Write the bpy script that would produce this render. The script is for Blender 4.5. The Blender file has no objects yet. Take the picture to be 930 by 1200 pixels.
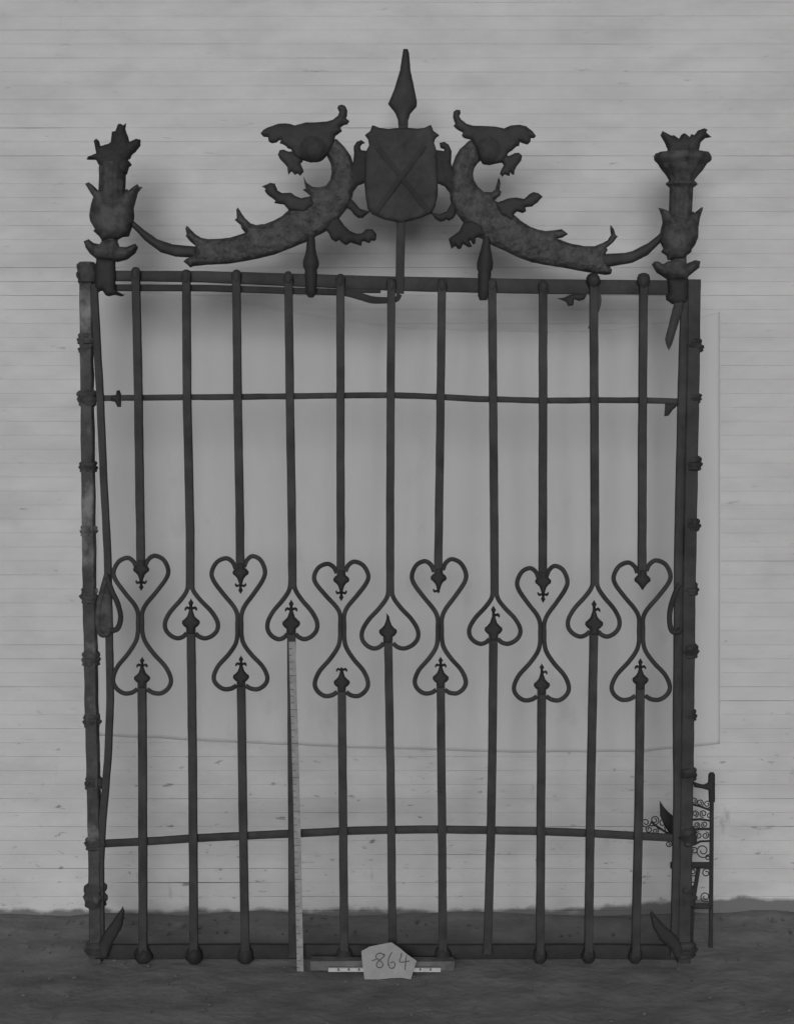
import bpy, math, random
from mathutils import Vector, noise
from mathutils.geometry import delaunay_2d_cdt
random.seed(7)
scene = bpy.context.scene
COL = scene.collection
R = math.radians

# ------------------------------------------------------------------ camera
H = 1.63            # height of the lens above the ground
D = 5.0             # distance to the foot of the gate
F = 2000.0          # focal length in pixels of the 930 x 1200 photograph
HOR = 475.0         # row of the horizon
cam_d = bpy.data.cameras.new("camera")
cam = bpy.data.objects.new("camera", cam_d)
COL.objects.link(cam)
cam.location = (0, -D, H)
cam.rotation_euler = (R(90), 0, 0)
cam_d.sensor_fit = 'VERTICAL'
cam_d.sensor_height = 36
cam_d.sensor_width = 36
cam_d.lens = 36 * F / 1200.0
cam_d.shift_y = -(600 - HOR) / 1200.0
cam_d.clip_start = 0.1
cam_d.clip_end = 1000
scene.camera = cam

# ------------------------------------------------------------------ light: overcast day
EL, AZ = R(10), R(-4)
world = bpy.data.worlds.new("World")
scene.world = world
world.use_nodes = True
nt = world.node_tree
nt.nodes.clear()
sky = nt.nodes.new('ShaderNodeTexSky')
sky.sky_type = 'NISHITA'
sky.sun_disc = False
sky.sun_elevation = EL
sky.sun_rotation = R(180) - AZ
sky.dust_density = 5.0
sky.air_density = 1.0
bw = nt.nodes.new('ShaderNodeRGBToBW')
bg = nt.nodes.new('ShaderNodeBackground')
bg.inputs['Strength'].default_value = 0.07
out = nt.nodes.new('ShaderNodeOutputWorld')
nt.links.new(sky.outputs[0], bw.inputs[0])
nt.links.new(bw.outputs[0], bg.inputs['Color'])
nt.links.new(bg.outputs[0], out.inputs['Surface'])
sun_d = bpy.data.lights.new("sun", 'SUN')
sun_d.energy = 1.5
sun_d.angle = R(26)
sun = bpy.data.objects.new("sun", sun_d)
COL.objects.link(sun)
# light travels towards +Y (onto the wall) and down
dirv = Vector((math.sin(-AZ) * math.cos(EL), math.cos(AZ) * math.cos(EL), -math.sin(EL)))
sun.rotation_euler = dirv.to_track_quat('-Z', 'Y').to_euler()
sun.location = (-1, -4, 5)
scene.view_settings.view_transform = 'Standard'
scene.view_settings.look = 'None'
scene.view_settings.gamma = 1
scene.view_settings.use_curve_mapping = False
scene.view_settings.exposure = 0.66

# ------------------------------------------------------------------ materials
def mat(name, lo, hi, rough=0.7, scale=20.0, bump=0.2, bscale=120.0, bdist=0.002,
        detail=6, stops=(0.35, 0.65), metallic=0.0, spec=0.3, extra=None, stretch=(1, 1, 1)):
    m = bpy.data.materials.new(name)
    m.use_nodes = True
    t = m.node_tree
    b = t.nodes['Principled BSDF']
    b.inputs['Roughness'].default_value = rough
    b.inputs['Metallic'].default_value = metallic
    b.inputs['Specular IOR Level'].default_value = spec
    tc = t.nodes.new('ShaderNodeTexCoord')
    mp = t.nodes.new('ShaderNodeMapping')
    mp.inputs['Scale'].default_value = stretch
    t.links.new(tc.outputs['Object'], mp.inputs[0])
    n = t.nodes.new('ShaderNodeTexNoise')
    n.inputs['Scale'].default_value = scale
    n.inputs['Detail'].default_value = detail
    n.inputs['Roughness'].default_value = 0.65
    t.links.new(mp.outputs[0], n.inputs['Vector'])
    r = t.nodes.new('ShaderNodeValToRGB')
    r.color_ramp.elements[0].position = stops[0]
    r.color_ramp.elements[1].position = stops[1]
    r.color_ramp.elements[0].color = (lo, lo, lo, 1)
    r.color_ramp.elements[1].color = (hi, hi, hi, 1)
    t.links.new(n.outputs['Fac'], r.inputs[0])
    t.links.new(r.outputs[0], b.inputs['Base Color'])
    n2 = t.nodes.new('ShaderNodeTexNoise')
    n2.inputs['Scale'].default_value = bscale
    n2.inputs['Detail'].default_value = 4
    t.links.new(tc.outputs['Object'], n2.inputs['Vector'])
    bp = t.nodes.new('ShaderNodeBump')
    bp.inputs['Strength'].default_value = bump
    bp.inputs['Distance'].default_value = bdist
    t.links.new(n2.outputs['Fac'], bp.inputs['Height'])
    t.links.new(bp.outputs[0], b.inputs['Normal'])
    if extra:
        extra(t, b, r, tc)
    return m

def mixin(t, b, src_out, fac_out, col):
    """mix a grey over what already feeds the base colour"""
    mx = t.nodes.new('ShaderNodeMix')
    mx.data_type = 'RGBA'
    t.links.new(fac_out, mx.inputs['Factor'])
    t.links.new(src_out, mx.inputs['A'])
    mx.inputs['B'].default_value = (col, col, col, 1)
    t.links.new(mx.outputs['Result'], b.inputs['Base Color'])
    return mx.outputs['Result']

def nz(t, tc, scale, stretch, a, c, detail=5, coord='Object', off=(0, 0, 0)):
    mp = t.nodes.new('ShaderNodeMapping')
    mp.inputs['Scale'].default_value = stretch
    mp.inputs['Location'].default_value = off
    t.links.new(tc.outputs[coord], mp.inputs[0])
    n = t.nodes.new('ShaderNodeTexNoise')
    n.inputs['Scale'].default_value = scale
    n.inputs['Detail'].default_value = detail
    n.inputs['Roughness'].default_value = 0.6
    t.links.new(mp.outputs[0], n.inputs['Vector'])
    r = t.nodes.new('ShaderNodeMapRange')
    r.inputs['From Min'].default_value = a
    r.inputs['From Max'].default_value = c
    t.links.new(n.outputs['Fac'], r.inputs['Value'])
    return r.outputs[0]

def wall_extra(t, b, r, tc):
    o = r.outputs[0]
    # long faint smears of old whitewash
    o = mixin(t, b, o, nz(t, tc, 3.0, (1, 1, 2.2), .5, 1.0, 6), .20)
    # scuffs and knocks, elongated along the boards
    o = mixin(t, b, o, nz(t, tc, 9.0, (1, 1, 4.5), .66, .78, 4, off=(3, 0, 1)), .14)
    o = mixin(t, b, o, nz(t, tc, 26.0, (.6, 1, 3.0), .69, .78, 3, off=(7, 0, 4)), .12)
    # splashed earth low on the wall with a ragged upper edge
    g = t.nodes.new('ShaderNodeNewGeometry')
    sx = t.nodes.new('ShaderNodeSeparateXYZ')
    t.links.new(g.outputs['Position'], sx.inputs[0])
    nn = t.nodes.new('ShaderNodeTexNoise')
    nn.inputs['Scale'].default_value = 13
    nn.inputs['Detail'].default_value = 7
    t.links.new(g.outputs['Position'], nn.inputs['Vector'])
    a1 = t.nodes.new('ShaderNodeMath'); a1.operation = 'MULTIPLY_ADD'
    t.links.new(nn.outputs['Fac'], a1.inputs[0])
    a1.inputs[1].default_value = -0.06
    ax = t.nodes.new('ShaderNodeMapRange')
    ax.inputs['From Min'].default_value = .35
    ax.inputs['From Max'].default_value = 1.0
    ax.inputs['To Min'].default_value = 0
    ax.inputs['To Max'].default_value = -.035
    t.links.new(sx.outputs['X'], ax.inputs['Value'])
    ad = t.nodes.new('ShaderNodeMath'); ad.operation = 'ADD'
    t.links.new(sx.outputs['Z'], ad.inputs[0])
    t.links.new(ax.outputs[0], ad.inputs[1])
    t.links.new(ad.outputs[0], a1.inputs[2])
    mr = t.nodes.new('ShaderNodeMapRange')
    mr.inputs['From Min'].default_value = -0.008
    mr.inputs['From Max'].default_value = -0.022
    t.links.new(a1.outputs[0], mr.inputs['Value'])
    o = mixin(t, b, o, mr.outputs[0], .085)
    # boots and tools have knocked the paint low down
    low = t.nodes.new('ShaderNodeMapRange')
    low.inputs['From Min'].default_value = .85
    low.inputs['From Max'].default_value = .35
    t.links.new(sx.outputs['Z'], low.inputs['Value'])
    for (sc, st, a0, a1_, of, cc) in ((17, (1, 1, 2.6), .635, .70, (5, 0, 2), .12), (34, (.8, 1, 1.4), .665, .74, (1, 0, 8), .10), (8, (2.2, 1, .7), .64, .80, (4, 0, 4), .17)):
        k = nz(t, tc, sc, st, a0, a1_, 4, off=of)
        mu = t.nodes.new('ShaderNodeMath'); mu.operation = 'MULTIPLY'
        t.links.new(k, mu.inputs[0]); t.links.new(low.outputs[0], mu.inputs[1])
        o = mixin(t, b, o, mu.outputs[0], cc)

def post_extra(t, b, r, tc):
    o = r.outputs[0]
    mixin(t, b, o, nz(t, tc, 9.0, (1, 1, .8), .55, .68, 6, off=(2, 1, 5)), .11)

M = {}
M['iron'] = mat('weathered_iron', .015, .027, spec=.13, rough=.68, scale=14, bump=.5, bscale=70, bdist=.003)
M['iron_dark'] = mat('sooty_iron', .012, .019, spec=.13, rough=.72, scale=14, bump=.5, bscale=70, bdist=.003)
M['iron_cast'] = mat('hammered_iron', .015, .042, spec=.13, rough=.66, scale=26, bump=.6, bscale=85, bdist=.004, stops=(.38, .62))
def scale_extra(t, b, r, tc):
    v = t.nodes.new('ShaderNodeTexVoronoi')
    v.inputs['Scale'].default_value = 75
    t.links.new(tc.outputs['Object'], v.inputs['Vector'])
    b2 = t.nodes.new('ShaderNodeBump')
    b2.inputs['Strength'].default_value = .4
    b2.inputs['Distance'].default_value = .006
    b2.invert = True
    t.links.new(v.outputs['Distance'], b2.inputs['Height'])
    old = b.inputs['Normal'].links[0].from_node
    t.links.new(old.outputs[0], b2.inputs['Normal'])
    t.links.new(b2.outputs[0], b.inputs['Normal'])
M['iron_scaly'] = mat('scaly_iron', .014, .033, rough=.6, spec=.2, scale=34, bump=.5, bscale=85, bdist=.004, stops=(.4, .62), extra=scale_extra)
M['post_iron'] = mat('plaster_flecked_iron', .022, .042, spec=.13, rough=.75, scale=22, bump=.8, bscale=60, bdist=.005, extra=post_extra)
M['board'] = mat('whitewashed_board', .275, .325, rough=.8, scale=2.6, bump=.25, bscale=40, bdist=.002,
                 stretch=(1, 1, 3), extra=wall_extra)
def sheet_extra(t, b, r, tc):
    o = r.outputs[0]
    mixin(t, b, o, nz(t, tc, 5.0, (1, 1, .6), .60, .85, 5, off=(2, 0, 9)), .22)
M['sheet'] = mat('faded_cloth', .295, .322, rough=.95, scale=3, bump=.15, bscale=300, bdist=.001, spec=.1, stretch=(2, 1, .5), extra=sheet_extra)
M['earth'] = mat('packed_earth', .11, .155, rough=.95, scale=6, bump=.5, bscale=30, bdist=.008, spec=.1)
M['grit'] = mat('dark_grit', .05, .10, rough=.95, scale=9, spec=.1)
M['tag'] = mat('tag_paper', .15, .18, rough=.9, scale=30, bump=.2, spec=.1)
M['ink'] = mat('crayon', .045, .06, rough=.9, spec=.1)
M['rule'] = mat('worn_boxwood', .115, .175, rough=.8, scale=40, bump=.3)
M['rule_mark'] = mat('rule_ink', .045, .06, rough=.9)
M['rule_white'] = mat('white_enamel', .22, .30, rough=.7, scale=40)
M['slab'] = mat('grey_wood', .045, .085, rough=.9, scale=25, bump=.5)

# ------------------------------------------------------------------ helpers
def link(name, verts, faces, m, parent=None, smooth=True, loc=None):
    me = bpy.data.meshes.new(name)
    if loc is not None:
        verts = [(v[0]-loc[0], v[1]-loc[1], v[2]-loc[2]) for v in verts]
    me.from_pydata([tuple(v) for v in verts], [], faces)
    me.materials.append(M[m])
    if smooth:
        me.polygons.foreach_set('use_smooth', [True] * len(me.polygons))
    me.update()
    o = bpy.data.objects.new(name, me)
    COL.objects.link(o)
    if loc is not None:
        o.location = loc
    if parent:
        o.parent = parent
    return o

def smooth_by_angle(o, ang=40):
    try:
        o.data.set_sharp_from_angle(angle=R(ang))
    except Exception:
        pass
    return o

def empty(name, loc, label, cat, group=None):
    o = bpy.data.objects.new(name, None)
    COL.objects.link(o)
    o.location = loc
    o.empty_display_size = .1
    tag(o, label, cat, group)
    return o

def tag(o, label=None, cat=None, group=None, kind=None):
    if label: o['label'] = label
    if cat: o['category'] = cat
    if group: o['group'] = group
    if kind: o['kind'] = kind
    return o

class Plane:
    """a real plane y = y0 + k z standing in the yard; at() turns a place in the photo into a point on it"""
    def __init__(s, y0, k):
        s.y0, s.k = y0, k
        l = math.sqrt(1 + k * k)
        s.n = Vector((0, -1 / l, k / l))
    def at(s, px, py, off=0.0):
        v = (py - HOR) / F
        z = (H - v * (D + s.y0)) / (1 + v * s.k)
        dist = D + s.y0 + s.k * z
        return Vector(((px - 465) / F * dist, s.y0 + s.k * z, z)) + s.n * off
    def size(s, px, py):
        return (D + s.at(px, py).y) / F
GP = Plane(0.0, 0.03)

def catmull(pts, seg=6):
    out = []
    n = len(pts)
    for i in range(n - 1):
        p0 = pts[max(i-1, 0)]; p1 = pts[i]; p2 = pts[i+1]; p3 = pts[min(i+2, n-1)]
        for j in range(seg):
            t = j / seg
            out.append(tuple(.5 * ((2*b) + (-a + c)*t + (2*a - 5*b + 4*c - d)*t*t + (-a + 3*b - 3*c + d)*t**3)
                             for a, b, c, d in zip(p0, p1, p2, p3)))
    out.append(tuple(pts[-1]))
    return out

def sweep(name, pts, w, d, m, parent, P=GP, off=0.0, section='square', taper=None, wob=0.0, cap=True):
    """pts: (px,py[,off]) ; w width in photo pixels; d depth in metres"""
    if section == 'square':
        c = .22
        sec = [(-.5, -.5+c), (-.5+c, -.5), (.5-c, -.5), (.5, -.5+c), (.5, .5-c), (.5-c, .5), (-.5+c, .5), (-.5, .5-c)]
        sec = [(-.5, -.42), (-.42, -.5), (.42, -.5), (.5, -.42), (.5, .42), (.42, .5), (-.42, .5), (-.5, .42)]
    else:
        sec = [(.5*math.cos(i*math.pi/4), .5*math.sin(i*math.pi/4)) for i in range(8)]
    vs, fs = [], []
    n = len(pts)
    ns = len(sec)
    sd = random.random() * 50
    for i, p in enumerate(pts):
        a = pts[max(i-1, 0)]; b = pts[min(i+1, n-1)]
        tx, ty = b[0]-a[0], b[1]-a[1]
        L = math.hypot(tx, ty) or 1
        nx, ny = -ty/L, tx/L
        k = taper(i/(n-1)) if taper else 1
        po = p[2] if len(p) > 2 else 0
        for (su, sv) in sec:
            ww = w * k
            jx = wob * noise.noise((p[0]*.05+sd, p[1]*.05, su)) if wob else 0
            q = P.at(p[0] + nx*su*(ww+jx), p[1] + ny*su*(ww+jx), off + po + sv * d * (k if section != 'square' else 1))
            vs.append(q)
        if i:
            for j in range(ns):
                fs.append(((i-1)*ns+j, (i-1)*ns+(j+1) % ns, i*ns+(j+1) % ns, i*ns+j))
    if cap:
        fs.append(tuple(range(ns)))
        fs.append(tuple(reversed([(n-1)*ns+j for j in range(ns)])))
    return smooth_by_angle(link(name, vs, fs, m, parent))

def dens(pts, step=14):
    out = [tuple(pts[0])]
    for a, b in zip(pts[:-1], pts[1:]):
        L = math.hypot(b[0]-a[0], b[1]-a[1])
        k = max(1, int(L/step))
        for j in range(1, k+1):
            t = j/k
            out.append(tuple(x+(y-x)*t for x, y in zip(a, b)))
    return out

def lathe(name, cx, prof, m, parent, P=GP, off=0.0, seg=20, flat=1.0, rough=0.0, lean=0.0, flute=0.0):
    """prof: (py, radius px) from top to bottom, turned about the gate's own upright axis"""
    vs, fs = [], []
    sd = random.random()*90
    for i, (py, r) in enumerate(prof):
        c = cx + lean * (py - prof[0][0])
        s = P.size(c, py)
        for j in range(seg):
            a = 2*math.pi*j/seg
            rr = r * (1 + rough * noise.noise((math.cos(a)*1.5+sd, math.sin(a)*1.5, py*.12)))
            if flute: rr *= 1+flute*math.cos(a*12)
            vs.append(P.at(c + rr*math.cos(a), py, off + rr*s*flat*math.sin(a)))
        if i:
            for j in range(seg):
                fs.append(((i-1)*seg+j, (i-1)*seg+(j+1) % seg, i*seg+(j+1) % seg, i*seg+j))
    fs.append(tuple(range(seg)))
    fs.append(tuple(reversed([(len(prof)-1)*seg+j for j in range(seg)])))
    return smooth_by_angle(link(name, vs, fs, m, parent), 50)

def resample(poly, step):
    out = []
    n = len(poly)
    for i in range(n):
        a, b = poly[i], poly[(i+1) % n]
        L = math.hypot(b[0]-a[0], b[1]-a[1])
        k = max(1, int(round(L/step)))
        for j in range(k):
            t = j/k
            out.append((a[0]+(b[0]-a[0])*t, a[1]+(b[1]-a[1])*t))
    return out

def segdist(p, a, b):
    dx, dy = b[0]-a[0], b[1]-a[1]
    l = dx*dx+dy*dy
    t = 0 if l == 0 else max(0, min(1, ((p[0]-a[0])*dx+(p[1]-a[1])*dy)/l))
    return math.hypot(p[0]-a[0]-dx*t, p[1]-a[1]-dy*t)

def inside(p, poly):
    c = False
    x, y = p
    j = len(poly)-1
    for i in range(len(poly)):
        xi, yi = poly[i]; xj, yj = poly[j]
        if (yi > y) != (yj > y) and x < (xj-xi)*(y-yi)/(yj-yi)+xi:
            c = not c
        j = i
    return c

def plate(name, poly, m, parent, P=GP, off=0.0, edge=.003, bulge=.012, bw=8.0, grid=2.4, relief=0.0,
          rfreq=.35, back=.5, func=None, jit=.25):
    """forged piece: outline in photo pixels on the plane P, domed to the front (and less to the back)"""
    b = resample(poly, grid)
    if jit:
        b = [(x + jit*noise.noise((x*.6, y*.6, 3.1)), y + jit*noise.noise((x*.6, y*.6, 9.7))) for x, y in b]
    nb = len(b)
    xs = [p[0] for p in b]; ys = [p[1] for p in b]
    pts = list(b)
    y = min(ys); row = 0
    while y < max(ys):
        x = min(xs) + (grid/2 if row % 2 else 0)
        while x < max(xs):
            q = (x, y)
            if inside(q, b):
                dd = min(segdist(q, b[i], b[(i+1) % nb]) for i in range(nb))
                if dd > grid*.55:
                    pts.append(q)
            x += grid
        y += grid*.87; row += 1
    res = delaunay_2d_cdt([Vector(p) for p in pts], [(i, (i+1) % nb) for i in range(nb)], [list(range(nb))], 1, 1e-5)
    v2, e2, f2 = res[0], res[1], res[2]
    f2 = [f for f in f2 if inside((sum(v2[i][0] for i in f)/3, sum(v2[i][1] for i in f)/3), b)]
    used = sorted({i for f in f2 for i in f})
    remap = {u: i for i, u in enumerate(used)}
    v2 = [v2[i] for i in used]
    f2 = [tuple(remap[i] for i in f) for f in f2]
    hs = []
    for v in v2:
        q = (v[0], v[1])
        dd = min(segdist(q, b[i], b[(i+1) % nb]) for i in range(nb))
        t = min(dd/bw, 1)
        h = bulge*math.sqrt(max(0, 1-(1-t)**2))
        if relief:
            h += relief*t*noise.noise((v[0]*rfreq, v[1]*rfreq, 1.7))
        if func:
            h += func(v[0], v[1], dd)
        hs.append(h)
    n = len(v2)
    vs = [P.at(v[0], v[1], off+edge+h) for v, h in zip(v2, hs)]
    vs += [P.at(v[0], v[1], off-edge-h*back) for v, h in zip(v2, hs)]
    fs, ecount = [], {}
    for f in f2:
        a, bb, c = f
        ar = (v2[bb][0]-v2[a][0])*(v2[c][1]-v2[a][1])-(v2[bb][1]-v2[a][1])*(v2[c][0]-v2[a][0])
        if ar > 0:
            f = (a, c, bb)
        fs.append(f)
        fs.append(tuple(n+i for i in reversed(f)))
        for i in range(3):
            e = (f[i], f[(i+1) % 3])
            ecount[e] = 1
    for (i, j) in list(ecount):
        if (j, i) not in ecount:
            fs.append((j, i, n+i, n+j))
    return smooth_by_angle(link(name, vs, fs, m, parent), 55)

def Z(ox, oy, s, pts):
    return [(ox+s*x, oy+s*y) for x, y in pts]

def lerp_path(path, y):
    for (x0, y0), (x1, y1) in zip(path[:-1], path[1:]):
        if y0 <= y <= y1:
            return x0+(x1-x0)*(y-y0)/(y1-y0)
    return path[-1][0] if y > path[-1][1] else path[0][0]

# ------------------------------------------------------------------ ground
def build_ground():
    xs = [-150, -60, -25, -10, -6, -4] + [-3+i*.05 for i in range(121)] + [4, 6, 10, 25, 60, 150]
    ys = [-150, -60, -25, -12, -7, -5, -3.5, -2.5, -2, -1.6] + [-1.3+i*.03 for i in range(62)] + [.6, .8, 1.5, 4, 12, 40, 150]
    vs, fs = [], []
    for y in ys:
        for x in xs:
            z = 0
            if abs(x) < 4 and -2 < y < 1:
                z = .012*noise.noise((x*2.2, y*2.2, 0)) + .007*noise.noise((x*9, y*9, 4)) + .004*noise.noise((x*24, y*24, 7))
                z -= .012
                z += .020*max(0, min(1, (y-.22)/.2))*(0.75+1.1*noise.noise((x*3.1, 2, 1)))
                if -.1 < y < .06:
                    z = min(z, -.004)
            else:
                z = -.012
            vs.append((x, y, z))
    nx = len(xs)
    for j in range(len(ys)-1):
        for i in range(nx-1):
            fs.append((j*nx+i, j*nx+i+1, (j+1)*nx+i+1, (j+1)*nx+i))
    o = link('ground', vs, fs, 'earth')
    tag(o, kind='structure')
    # crumbs of earth and chips lying about the foot of the gate
    vs, fs = [], []
    for k in range(300):
        x = random.uniform(-1.5, 1.5); y = random.uniform(-.5, .34) if k % 3 else random.uniform(.25, .42)
        r = random.uniform(.002, .007) * (1 if k % 9 else 1.6)
        z = -.008+.020*max(0, min(1, (y-.22)/.2))*(0.75+1.1*noise.noise((x*3.1, 2, 1)))
        b0 = len(vs)
        for (a, b, c) in ((1, 0, 0), (0, 1, 0), (-1, 0, 0), (0, -1, 0), (0, 0, .8), (0, 0, -.6)):
            vs.append((x+a*r*random.uniform(.6, 1.3), y+b*r*random.uniform(.6, 1.3), z+c*r+r*.3))
        for f in ((0, 1, 4), (1, 2, 4), (2, 3, 4), (3, 0, 4), (1, 0, 5), (2, 1, 5), (3, 2, 5), (0, 3, 5)):
            fs.append(tuple(b0+i for i in f))
    o = link('gravel', vs, fs, 'grit', smooth=False)
    tag(o, 'crumbs of dark earth and grit scattered along the foot of the gate and wall', 'gravel', kind='stuff')
build_ground()

# ------------------------------------------------------------------ wall of narrow boards
WY = .46
def build_wall():
    root = empty('board_wall', (0, WY, 0), 'whitewashed wall of narrow horizontal boards behind the iron gate', 'wall')
    pitch = .0447
    rows = 78
    for r in range(rows):
        z0 = -.03 + r*pitch
        cuts = [-3.6, random.uniform(-1.9, -.7), random.uniform(.1, 1.6), 3.6]
        for a, b in zip(cuts[:-1], cuts[1:]):
            g = random.choice([.0001, .0001, .0002, .0003, .0005] if r > 14 else [.0002, .0004, .0006, .0009])
            dy = random.uniform(-.0003, .0003)
            tilt = random.uniform(-.0004, .0004)
            ch = .0005
            n = 16
            vs, fs = [], []
            for i in range(n+1):
                x = a+(b-a)*i/n
                w = .0006*noise.noise((x*1.7, r*7.3, 3))
                wt = .0006*noise.noise((x*1.7, (r+1)*7.3, 3))
                zt = z0+pitch-max(.00012, g*(.35+3.6*noise.noise((x*2.3, r*5.1, 9))))
                y = dy+tilt*i/n
                vs += [(x, .02, z0+w), (x, y+ch, z0+w), (x, y, z0+ch+w), (x, y, zt-ch+wt), (x, y+ch, zt+wt), (x, .02, zt+wt)]
                if i:
                    for j in range(5):
                        fs.append(((i-1)*6+j, i*6+j, i*6+j+1, (i-1)*6+j+1))
            fs.append(tuple(range(6)))
            fs.append(tuple(reversed([n*6+j for j in range(6)])))
            link('board', vs, fs, 'board', root, smooth=False)
    # the backing the boards are nailed to
    z1 = -.03+rows*pitch
    vs = [(-3.6, .0205, -.05), (3.6, .0205, -.05), (3.6, .12, -.05), (-3.6, .12, -.05),
          (-3.6, .0205, z1), (3.6, .0205, z1), (3.6, .12, z1), (-3.6, .12, z1)]
    fs = [(0, 1, 5, 4), (1, 2, 6, 5), (2, 3, 7, 6), (3, 0, 4, 7), (4, 5, 6, 7), (3, 2, 1, 0)]
    link('backing', vs, fs, 'slab', root, smooth=False)
build_wall()

# ------------------------------------------------------------------ cloth hung on the wall
def build_sheet():
    WP = Plane(WY-.0013, 0)
    top = [(112, 338), (232, 347), (300, 358), (380, 371), (460, 383), (560, 387), (640, 389), (700, 387), (800, 376), (843, 366)]
    bot = [(116, 862), (225, 868), (400, 876), (600, 882), (750, 881), (843, 872)]
    def yi(c, x):
        for (a, b), (e, f) in zip(c[:-1], c[1:]):
            if x <= e:
                return b+(f-b)*(x-a)/(e-a)
        return c[-1][1]
    nx, ny = 150, 100
    vs, fs = [], []
    for j in range(ny+1):
        for i in range(nx+1):
            x = 112+(843-112)*i/nx
            t = j/ny
            y = yi(top, x)*(1-t)+yi(bot, x)*t + 1.2*noise.noise((x*.03, t*3, 0))
            xx = x+4*t*(1-i/nx)
            off = .0035*noise.noise((xx*.028, t*1.3, 5)) + .0022*noise.noise((xx*.075, t*2.1, 8))+.0012*noise.noise((xx*.02, t*14, 2))
            # pulled crease running down from the upper right corner
            def crease(ax, ay, bx, by, wdt, hgt):
                d = segdist((x, y), (ax, ay), (bx, by))
                return hgt*math.exp(-(d/wdt)**2)
            off += crease(838, 448, 775, 490, 3.5, .003)+crease(775, 490, 748, 560, 4, .003)
            off += crease(838, 600, 790, 780, 9, .004)+crease(842, 540, 760, 850, 12, .003)
            off += crease(240, 356, 180, 430, 10, .002)
            # creases from having been folded away
            for fx in (205, 310, 428, 545, 662):
                off += .0013*math.exp(-((xx-fx)/2.2)**2)
            off = max(off*.6+.0010, 0)*min(1, min(t, 1-t)*12, (1-i/nx)*12)
            vs.append(WP.at(xx, y, off))
    for j in range(ny):
        for i in range(nx):
            fs.append((j*(nx+1)+i, (j+1)*(nx+1)+i, (j+1)*(nx+1)+i+1, j*(nx+1)+i+1))
    loc = WP.at(465, 880)
    o = link('cloth_sheet', vs, fs, 'sheet', loc=loc)
    s = o.modifiers.new('thickness', 'SOLIDIFY'); s.thickness = .0003
    tag(o, 'large greyish cloth sheet hung flat on the board wall behind the gate', 'sheet')
build_sheet()

# ------------------------------------------------------------------ THE GATE
gate = empty('iron_gate', (0, 0, 0), 'tall wrought iron gate with heart scrolls, topped by two dragons and a shield', 'gate')

# --- posts
def post(path, w, knobs, m, light=None, side=0, wob=1.6):
    p = sweep('post', dens(path, 8), w, .042, m, gate, off=-.004, wob=wob)
    for (y, r, h) in knobs:
        x = lerp_path(path, y)+side*2
        r *= 1.1; pr = [(y-h, r*.72), (y-h*.75, r*.98), (y-h*.45, r*1.0), (y-h*.2, r*.9), (y, r*1.12), (y+h*.3, r*1.06), (y+h*.5, r*.92), (y+h*.8, r*.97), (y+h, r*.7)]
        lathe('collar', x, pr, m, p, off=-.004, seg=16, rough=.32, flat=1.0)
    return p
LP = [(101.5, 308), (101.5, 400), (103.5, 560), (105, 700), (108, 850), (111, 980), (113, 1127)]
lp = post(LP, 14, [(320, 10, 13), (397, 9.5, 7), (408, 8.5, 6), (467, 9.8, 10), (547, 9.5, 7), (622, 8.5, 7),
                   (698, 9, 10), (772, 9.5, 9), (845, 9, 9), (918, 9, 8), (988, 10, 8), (1050, 11, 15), (1112, 12, 9)], 'post_iron')
RP = [(812, 328), (811.5, 400), (808.5, 560), (806, 700), (804.5, 850), (802.5, 980), (800, 1127)]
rp = post(RP, 15, [(405, 9, 8), (467, 8.5, 6), (543, 9.5, 9), (615, 9, 8), (690, 9, 8), (763, 9.5, 9), (838, 8.5, 7),
                   (907, 9.5, 8), (980, 10.5, 11), (1050, 9.5, 12), (1112, 12, 10)], 'iron', side=1, wob=1.0)
# --- inner stiles, bowed
sweep('stile', dens([(111, 333), (114, 400), (118, 467), (122, 560), (126.5, 650), (128.5, 740), (130, 820), (127, 890), (121, 960), (118, 1010), (119, 1120)], 9),
      8.2, .02, 'iron', gate, off=.004, wob=.8)
sweep('stile', dens([(802, 352), (800, 400), (798, 467), (796, 560), (794, 650), (793.5, 740), (792.5, 850), (793, 930), (792, 1000), (789, 1120)], 9),
      9.5, .02, 'iron', gate, off=.004, wob=.6)
# --- latch hooks on the stiles
h = sweep('latch_hook', catmull([(127, 672), (122, 690), (117, 712), (116.5, 733), (121, 743), (129, 741)], 6), 7, .014, 'iron_cast', gate, off=.018, section='round', wob=1)
sweep('latch_ring', catmull([(127, 675), (133, 693), (140, 708), (143, 723), (139, 736), (130, 738)], 6), 6.5, .013, 'iron_dark', h, off=.02, section='round', wob=1)
plate('latch_plate', [(120, 684), (129, 676), (132, 700), (134, 742), (122, 746), (115, 738), (116, 712)], 'iron_cast', h, off=.012, bulge=.006, bw=5)
sweep('latch_hook', catmull([(795, 684), (789, 696), (784, 712), (783, 728), (786, 739), (793, 740), (796, 736)], 6), 6.2, .013, 'iron_dark', gate, off=.016, section='round')

# --- rails
TR = [(108, 322.5), (240, 324), (365, 328.5), (460, 332), (560, 334), (640, 335.5), (806, 337)]
def trw(t): return .85+.42*min(1, t/.55)
top_rail = sweep('top_rail', dens(TR, 20), 13.2, .022, 'iron', gate, off=-.010, taper=trw, wob=.5)
SR = [(112, 336.5), (240, 337), (330, 340), (404, 342)]
sweep('second_rail', dens(SR, 20), 7.5, .018, 'iron_dark', gate, off=-.014)
MR = [(106, 467), (160, 466), (280, 465), (400, 463.5), (457, 463), (515, 465), (560, 467.5), (640, 469.5), (700, 469), (750, 469), (806, 470.5)]
mid = sweep('middle_rail', dens(MR, 12), 7, .014, 'iron', gate, off=-.006, wob=.7)
plate('barb', [(130, 464), (136, 463), (137, 458), (140, 457), (142, 462), (142, 471), (142, 477), (138, 477), (135, 471), (130, 470)], 'iron_dark', mid, off=-.002, bulge=.006, bw=4)
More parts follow.
